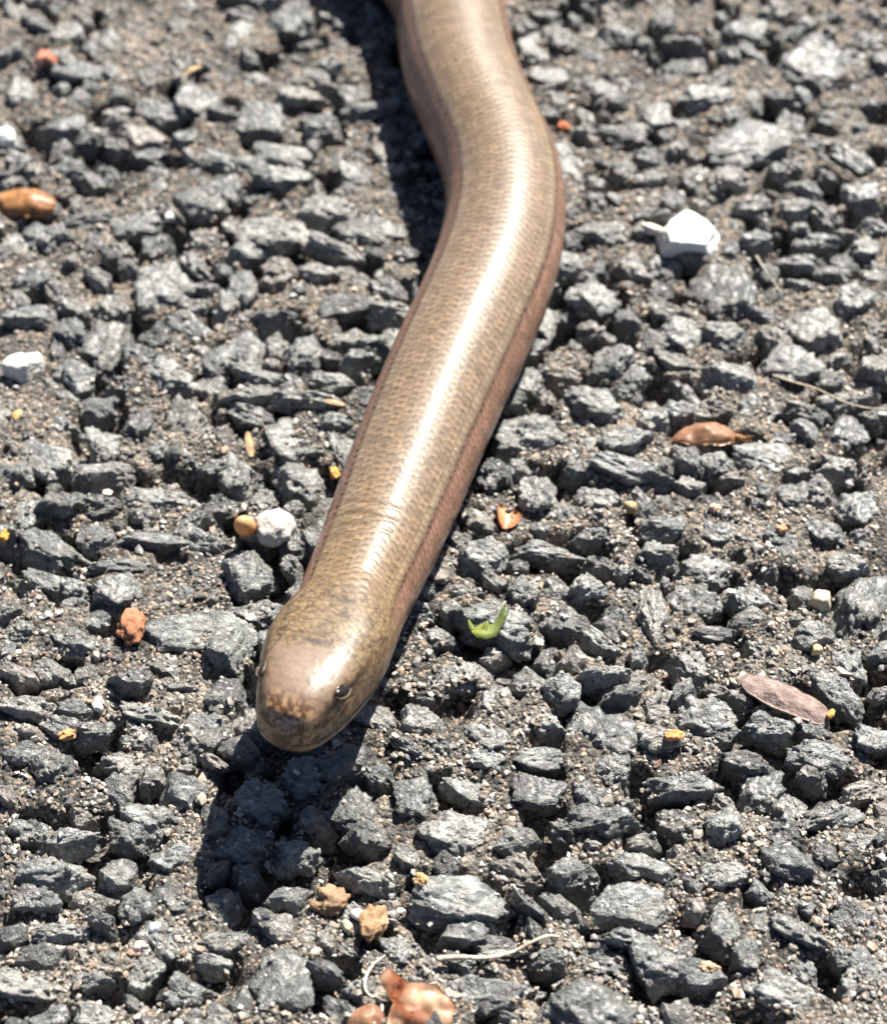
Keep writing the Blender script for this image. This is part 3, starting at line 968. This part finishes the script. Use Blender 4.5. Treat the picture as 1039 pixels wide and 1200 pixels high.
# its frayed end
fv, ff = [], []
for q_ in range(5):
    a = random.uniform(-.5, .5)
    b0 = len(fv)
    for t in np.linspace(0, 1, 6):
        cpt = np.array([3.2 + 1.7 * t * random.uniform(.7, 1.1), a * t * 1.2 + q_ * .12 - .25, .45 + .35 * math.sin(t * 4 + q_)])
        r_ = .17 * (1 - .75 * t)
        for g_ in range(5):
            fv.append(cpt + np.array([0, math.cos(g_ * 1.2566), math.sin(g_ * 1.2566)]) * r_)
    for s_ in range(5):
        for g_ in range(5):
            ff.append((b0 + s_ * 5 + g_, b0 + s_ * 5 + (g_ + 1) % 5, b0 + s_ * 5 + 5 + (g_ + 1) % 5, b0 + s_ * 5 + 5 + g_))
me = mesh_np('frayed_end', fv, ff, M_BRACT)
vcol(me, 'tint', np.tile((.47, .25, .12), (len(fv), 1)))
link('frayed_end', me, o)

v, f, u_, w_ = shell(2.9, 2.7, 1.3, -.75, .4, seed=9, wrinkle=.1)
v[:, 2] *= -1
put('bud_scale', v, f[:, ::-1], M_BRACT, lerp((.60, .33, .17), (.42, .15, .06), 1 - u_), 592, 601, 1.5, 'small cup-shaped orange husk standing open on grey stone', 'bud scale', tilt=(.5, 0), sink=-.1)
def scrap(pts, seed, fold=.62, thick=.10, n=15):
    """a torn, folded leaf scrap with an angular outline"""
    pts = np.array(pts, float)
    ctr = pts.mean(0)
    rim = []
    for a in range(len(pts)):
        b = pts[(a + 1) % len(pts)]
        for t in np.linspace(0, 1, 7, endpoint=False):
            rim.append(pts[a] * (1 - t) + b * t)
    rim = np.array(rim)
    rim += .10 * np.stack([vnoise(np.c_[rim * 3, np.zeros(len(rim))], seed + k) for k in range(2)], 1)
    rings = [ctr + (rim - ctr) * t for t in np.linspace(0.02, 1, n)]
    xy = np.vstack(rings)
    z = fold * (np.abs(vnoise(np.c_[xy * .42, np.zeros(len(xy))] + seed, seed)) * 1.9 + np.abs(vnoise(np.c_[xy * .9, np.zeros(len(xy))] + seed, seed + 5)) * .6)
    z += .10 * ((xy - ctr) ** 2).sum(1) ** .5 * fold
    top = np.c_[xy, z]
    m = len(rim)
    fq_ = [(a * m + b, a * m + (b + 1) % m, (a + 1) * m + (b + 1) % m, (a + 1) * m + b) for a in range(n - 1) for b in range(m)]
    nb_ = len(top)
    fb_ = [(q[3] + nb_, q[2] + nb_, q[1] + nb_, q[0] + nb_) for q in fq_]
    sd_ = [((n - 1) * m + (b + 1) % m, (n - 1) * m + b, (n - 1) * m + b + nb_, (n - 1) * m + (b + 1) % m + nb_) for b in range(m)]
    return np.vstack([top, top - np.array([0, 0, thick])]), np.array(fq_ + fb_ + sd_)
v, f = scrap([(-2.6, 2.1), (-1.9, 3.0), (-.6, 2.2), (1.6, 2.3), (3.0, 1.0), (2.8, -1.5), (2.2, -3.4), (-.8, -3.8), (-1.6, -1.2), (-1.3, .6)], 12)
v = v * np.array([1.2, 1.2, 1.0])
nn_ = fbm(np.c_[v[:, :2] * .7, v[:, 2] * 0] + 3, 8, 3)
put('dry_leaf', v, f, M_BRACT, lerp((.55, .36, .23), (.33, .11, .05), .40 + 1.3 * nn_ + .10 * np.abs(v[:, 0])), 480, 1180, -.1, 'crumpled orange-brown dry leaf scrap lit from behind', 'dry leaf', tilt=(.30, .1), lift=.2)
v, f, u_, w_ = shell(3.2, 2.4, .8, .4, .4, seed=14, wrinkle=.4)
put('dry_leaf', v, f, M_BRACT, lerp((.40, .22, .12), (.25, .13, .08), u_), 428, 1190, .6, 'little dull brown leaf flake beside the crumpled orange scrap', 'dry leaf')

# seed and pebbles
d, f = ICO[3]
v = d * np.array([.98, .98, 1.75]) * (1 - .28 * d[:, 2:3] * -1) * .95
v = v + 0
put('seed', v * np.array([1.1, 1, 1]), f, M_BRACT, lerp((.34, .10, .035), (.60, .37, .17), (v[:, 2] + .7) / 1.7), 288, 611, .2, 'orange and cream egg-shaped seed leaning on a pale rounded pebble', 'seed', tilt=(.25, -.3), sink=.25)
v, f = lump(31, 4.0, 4.0, 3.2, 4, .22, True)
put('pebble', v, f, M_PALE, np.tile((.40, .37, .335), (len(v), 1)), 320, 609, .4, 'pale grey rounded pebble next to an orange seed', 'pebble', sink=.6)
tri = [(np.array([.25, 1.0, .3]), .62), (np.array([.9, -.35, .2]), .66), (np.array([-.95, -.2, .25]), .68), (np.array([.05, -.08, 1.0]), .32), (np.array([0, 0, -1.0]), .5), (np.array([-.1, -1.0, .0]), .60), (np.array([.80, .55, .35]), .60), (np.array([-.72, .62, .35]), .55), (np.array([-.5, .1, 1.0]), .50), (np.array([.6, .1, 1.0]), .52)]
v, f = rock_shape(318, 4, .42, tri)
v = (v + np.array([0, 0, .5])) * np.array([7.6, 7.0, 3.0])
put('pebble', v, f, M_PALE, np.tile((.62, .62, .59), (len(v), 1)), 808, 257, 0, 'bright white angular pebble, the whitest stone on the asphalt', 'pebble', sink=.9)
v, f = lump(311, 3.2, 1.3, 1.0, 3, .08)
put('stone_chip', v, f, M_PALE, np.tile((.60, .52, .44), (len(v), 1)), 764, 263, -.3, 'thin cream chip touching the white angular pebble', 'stone chip', sink=.3)
v, f = lump(307, 4.6, 3.6, 2.4, 4, .06)
put('pebble', v, f, M_PALE, np.tile((.48, .465, .42), (len(v), 1)), 27, 425, .5, 'cream white oblong pebble wedged among grey stones', 'pebble', sink=.6)
v, f = lump(309, 2.2, 2.6, 1.6, 3, .08)
put('pebble', v, f, M_PALE, np.tile((.68, .68, .64), (len(v), 1)), 5, 152, .2, 'small white pebble near an orange curved bud scale', 'pebble', sink=.4)
for (px, py, s_, tn, lb) in ((114, 827, 1.05, (.62, .60, .56), 'tiny round white pebble in a dark gap between grey stones'),
                             (962, 703, 2.2, (.40, .35, .24), 'pale yellow flat pebble above a light grey stone'),
                             (957, 756, 1.1, (.44, .34, .18), 'tiny honey-yellow pebble beside a pinkish grain'),
                             (163, 1108, 1.1, (.62, .50, .42), 'tiny pinkish cream pebble near a long grey stone'),
                             (420, 1070, 1.1, (.64, .63, .60), 'tiny white pebble between two rusty crumbs'),
                             (407, 1086, 1.1, (.46, .41, .29), 'tiny pale yellow pebble beside the rusty crumbs'),
                             (181, 1085, 1.0, (.72, .71, .68), 'tiny chalk-white pebble in the sandy mortar'),
                             (200, 265, 1.2, (.66, .63, .58), 'tiny whitish pebble on sandy mortar beyond the orange bud scale'),
                             (739, 595, 1.3, (.33, .24, .12), 'tiny ochre pebble at the foot of a long grey stone')):
    v, f = lump(int(px * 3 + py), s_ * 1.2, s_ * .95, s_ * .8, 2, .1, rg=.5)
    put('pebble', v, f, M_PALE, np.tile(tn, (len(v), 1)), px, py, random.uniform(0, 3), lb, 'pebble', sink=.2, rr_=.4)

# rusty crumbs
for (px, py, sx, sy, tn, lb) in ((153, 731, 2.5, 3.7, (.27, .115, .06), 'brick-red pitted nugget of clay standing between grey stones'),
                                 (388, 1044, 2.9, 2.5, (.235, .15, .088), 'crumbly ochre lump of soil ahead of the slow worm'),
                                 (438, 1076, 2.2, 3.3, (.27, .165, .09), 'knobbly rusty crumb beside tiny white pebbles'),
                                 (494, 1028, 1.2, 1.1, (.40, .25, .12), 'tiny orange-tan crumb by a dark hollow'),
                                 (78, 858, 1.7, 1.0, (.45, .23, .10), 'small flat orange-tan crumb on grey stone'),
                                 (660, 143, 1.5, 1.5, (.42, .13, .06), 'tiny red-brown crumb beside the slow worm and a flat pale stone'),
                                 (790, 859, 1.7, 1.0, (.50, .22, .08), 'bright orange chip near a dark grey stone'),
                                 (915, 617, 1.1, 1.1, (.38, .19, .10), 'tiny reddish tan crumb in sandy grit'),
                                 (830, 1130, 1.6, 1.0, (.45, .29, .19), 'small pinkish tan flake on large grey stones'),
                                 (3, 622, 1.0, 1.2, (.50, .25, .05), 'tiny vivid orange speck on a big grey stone'),
                                 (392, 548, 1.0, 1.5, (.55, .27, .07), 'tiny orange fleck touching the slow worm flank'),
                                 (838, 592, 1.2, 1.0, (.55, .36, .24), 'tiny peach-coloured crumb in pale sand')):
    v, f = lump(int(px * 2 + py), sx, sy, min(sx, sy) * .75, 3, .75, True)
    put('crumb', v, f, M_LITTER, np.tile(tn, (len(v), 1)), px, py, random.uniform(-.3, .3), lb, 'crumb', sink=.25, rr_=.6)

# orange slivers
for (px, py, L, W, rot, tn, lb) in ((226, 88, 2.8, .6, .75, (.40, .28, .15), 'thin tan sliver of bark lying aslant in sandy mortar'),
                                    (292, 517, 3.6, .8, 1.75, (.29, .20, .11), 'tan-orange strip of bark standing beside a bright stone'),
                                    (391, 471, 2.4, .6, -.3, (.32, .24, .14), 'short straw-coloured sliver near the slow worm'),
                                    (20, 483, 1.2, .9, 1.3, (.50, .30, .12), 'tiny tan bark scrap among grey rubble')):
    v, f, u_, w_ = shell(L, W, .8, .1, .3, 14, 6, .12, int(px), .12)
    put('bark_sliver', v, f, M_LITTER, np.tile(tn, (len(v), 1)), px, py, rot, lb, 'bark sliver', sink=.05, rr_=.5)

# woody flake with an orange tip
v, f, u_, w_ = shell(8.6, 2.9, .55, .35, .28, 34, 14, .35, 21, .35)
tn = lerp((.235, .175, .152), (.17, .125, .108), .5 + .5 * vnoise(np.stack([u_ * 3, w_ * 7, u_ * 0], 1), 4))
o = put('wood_flake', v, f, M_LITTER, tn, 922, 815, -.52, 'flat mauve-brown wood flake with an orange tip', 'wood flake', tilt=(.1, 0), lift=.1)
v, f = lump(77, .7, 1.2, .6, 2, .3, True)
me = mesh_np('tip', v + np.array([4.3, .35, .35]), f, M_LITTER)
vcol(me, 'tint', np.tile((.48, .24, .07), (len(v), 1)))
tp = link('tip', me, o)
tp.rotation_euler = (0, 0, -.52)

# green leaf fragment
lv, lf = [], []
def strip(pts, widths, thick=.09):
    b0 = len(lv)
    pts = [np.array(p) for p in pts]
    for i, (p, w_) in enumerate(zip(pts, widths)):
        tdir = pts[min(i + 1, len(pts) - 1)] - pts[max(i - 1, 0)]
        tdir /= np.linalg.norm(tdir)
        nrm = np.cross(tdir, (0, 0, 1.0))
        nrm /= np.linalg.norm(nrm) + 1e-9
        for (s_, zc) in ((-1, .12), (0, 0), (1, .12)):
            lv.append(p + nrm * s_ * w_ + np.array([0, 0, zc * w_]))
        for (s_, zc) in ((1, .12), (0, 0), (-1, .12)):
            lv.append(p + nrm * s_ * w_ + np.array([0, 0, zc * w_ - thick]))
    for i in range(len(pts) - 1):
        for k_ in range(6):
            k2 = (k_ + 1) % 6
            lf.append((b0 + i * 6 + k_, b0 + i * 6 + k2, b0 + i * 6 + 6 + k2, b0 + i * 6 + 6 + k_))
strip([(-1.6, -.2, .1), (-1.0, -.4, .2), (-.3, -.55, .2), (.4, -.45, .25), (1.0, .1, .45), (1.4, .7, .8), (1.75, 1.5, 1.0), (1.9, 1.9, 1.05)], [.15, .75, .9, .75, .38, .42, .36, .08])
strip([(-1.5, -.1, .15), (-1.75, .35, .45), (-1.85, .8, .6)], [.3, .2, .04])
strip([(-.4, -.3, .2), (-.2, .25, .5), (.0, .6, .55)], [.3, .22, .05])
v = np.array(lv)
put('leaf_fragment', v, lf, M_GREEN, lerp((.20, .235, .045), (.09, .12, .035), (v[:, 0] + .6) / 2.2), 572, 728, 0.05, 'torn bright green leaf fragment with an upturned end', 'leaf fragment', sink=.05)

def stem(name, pixels, r0, r1, tint, label, cat, dz=.42):
    pts = []
    for x, y in pixels:
        c = at(x, y, 0)
        z = top_near(c[0], c[1], .55)
        c = at(x, y, float(np.clip(z, -.8, 1.1)) + dz)
        pts.append(c)
    dn_, _ = catmull(np.array(pts), 10)
    for _ in range(12):
        dn_[1:-1] = .25 * dn_[:-2] + .5 * dn_[1:-1] + .25 * dn_[2:]
    b_ = dn_[0].copy()
    vs_, fs_ = [], []
    for i, p in enumerate(dn_):
        tdir = dn_[min(i + 1, len(dn_) - 1)] - dn_[max(i - 1, 0)]
        tdir /= np.linalg.norm(tdir)
        n1 = np.cross(tdir, (0, 0, 1.0)); n1 /= np.linalg.norm(n1)
        n2 = np.cross(n1, tdir)
        r_ = r0 + (r1 - r0) * i / (len(dn_) - 1)
        for g_ in range(7):
            vs_.append(p - b_ + (n1 * math.cos(g_ * .8976) + n2 * math.sin(g_ * .8976)) * r_)
    for i in range(len(dn_) - 1):
        for g_ in range(7):
            fs_.append((i * 7 + g_, i * 7 + (g_ + 1) % 7, i * 7 + 7 + (g_ + 1) % 7, i * 7 + 7 + g_))
    me = mesh_np(name, vs_, fs_, M_LITTER)
    vcol(me, 'tint', np.tile(tint, (len(vs_), 1)))
    o = link(name, me, None, b_ * MM)
    return tag(o, label, cat)
stem('plant_fibre', [(512, 1124), (535, 1122), (560, 1123), (585, 1121), (605, 1114), (622, 1105), (640, 1097), (655, 1098)], .24, .12, (.44, .37, .28), 'pale curved rootlet lying across a dark hollow', 'plant fibre')
stem('plant_fibre', [(452, 1120), (436, 1132), (427, 1150), (431, 1166), (446, 1174), (447, 1188), (437, 1200)], .15, .12, (.46, .42, .35), 'thin whitish fibre curled beside the crumpled orange leaf scrap', 'plant fibre')
stem('plant_fibre', [(905, 440), (930, 448), (958, 456), (985, 470), (1015, 478), (1045, 480)], .15, .09, (.36, .31, .23), 'straw-coloured dry stem half sunk in sandy grit', 'plant fibre', .25)
stem('plant_fibre', [(950, 158), (972, 163), (995, 177), (1012, 187)], .12, .09, (.38, .34, .29), 'fine pale fibre over blurred grey stones', 'plant fibre', .25)
stem('plant_fibre', [(886, 300), (897, 318), (907, 332), (915, 343)], .15, .1, (.28, .26, .22), 'short grey stalk beside the large rounded grey stone', 'plant fibre', .25)
print("TRIS", sum(len(m.polygons)*2 if len(m.polygons) and m.polygons[0].loop_total==4 else len(m.polygons) for m in bpy.data.meshes))
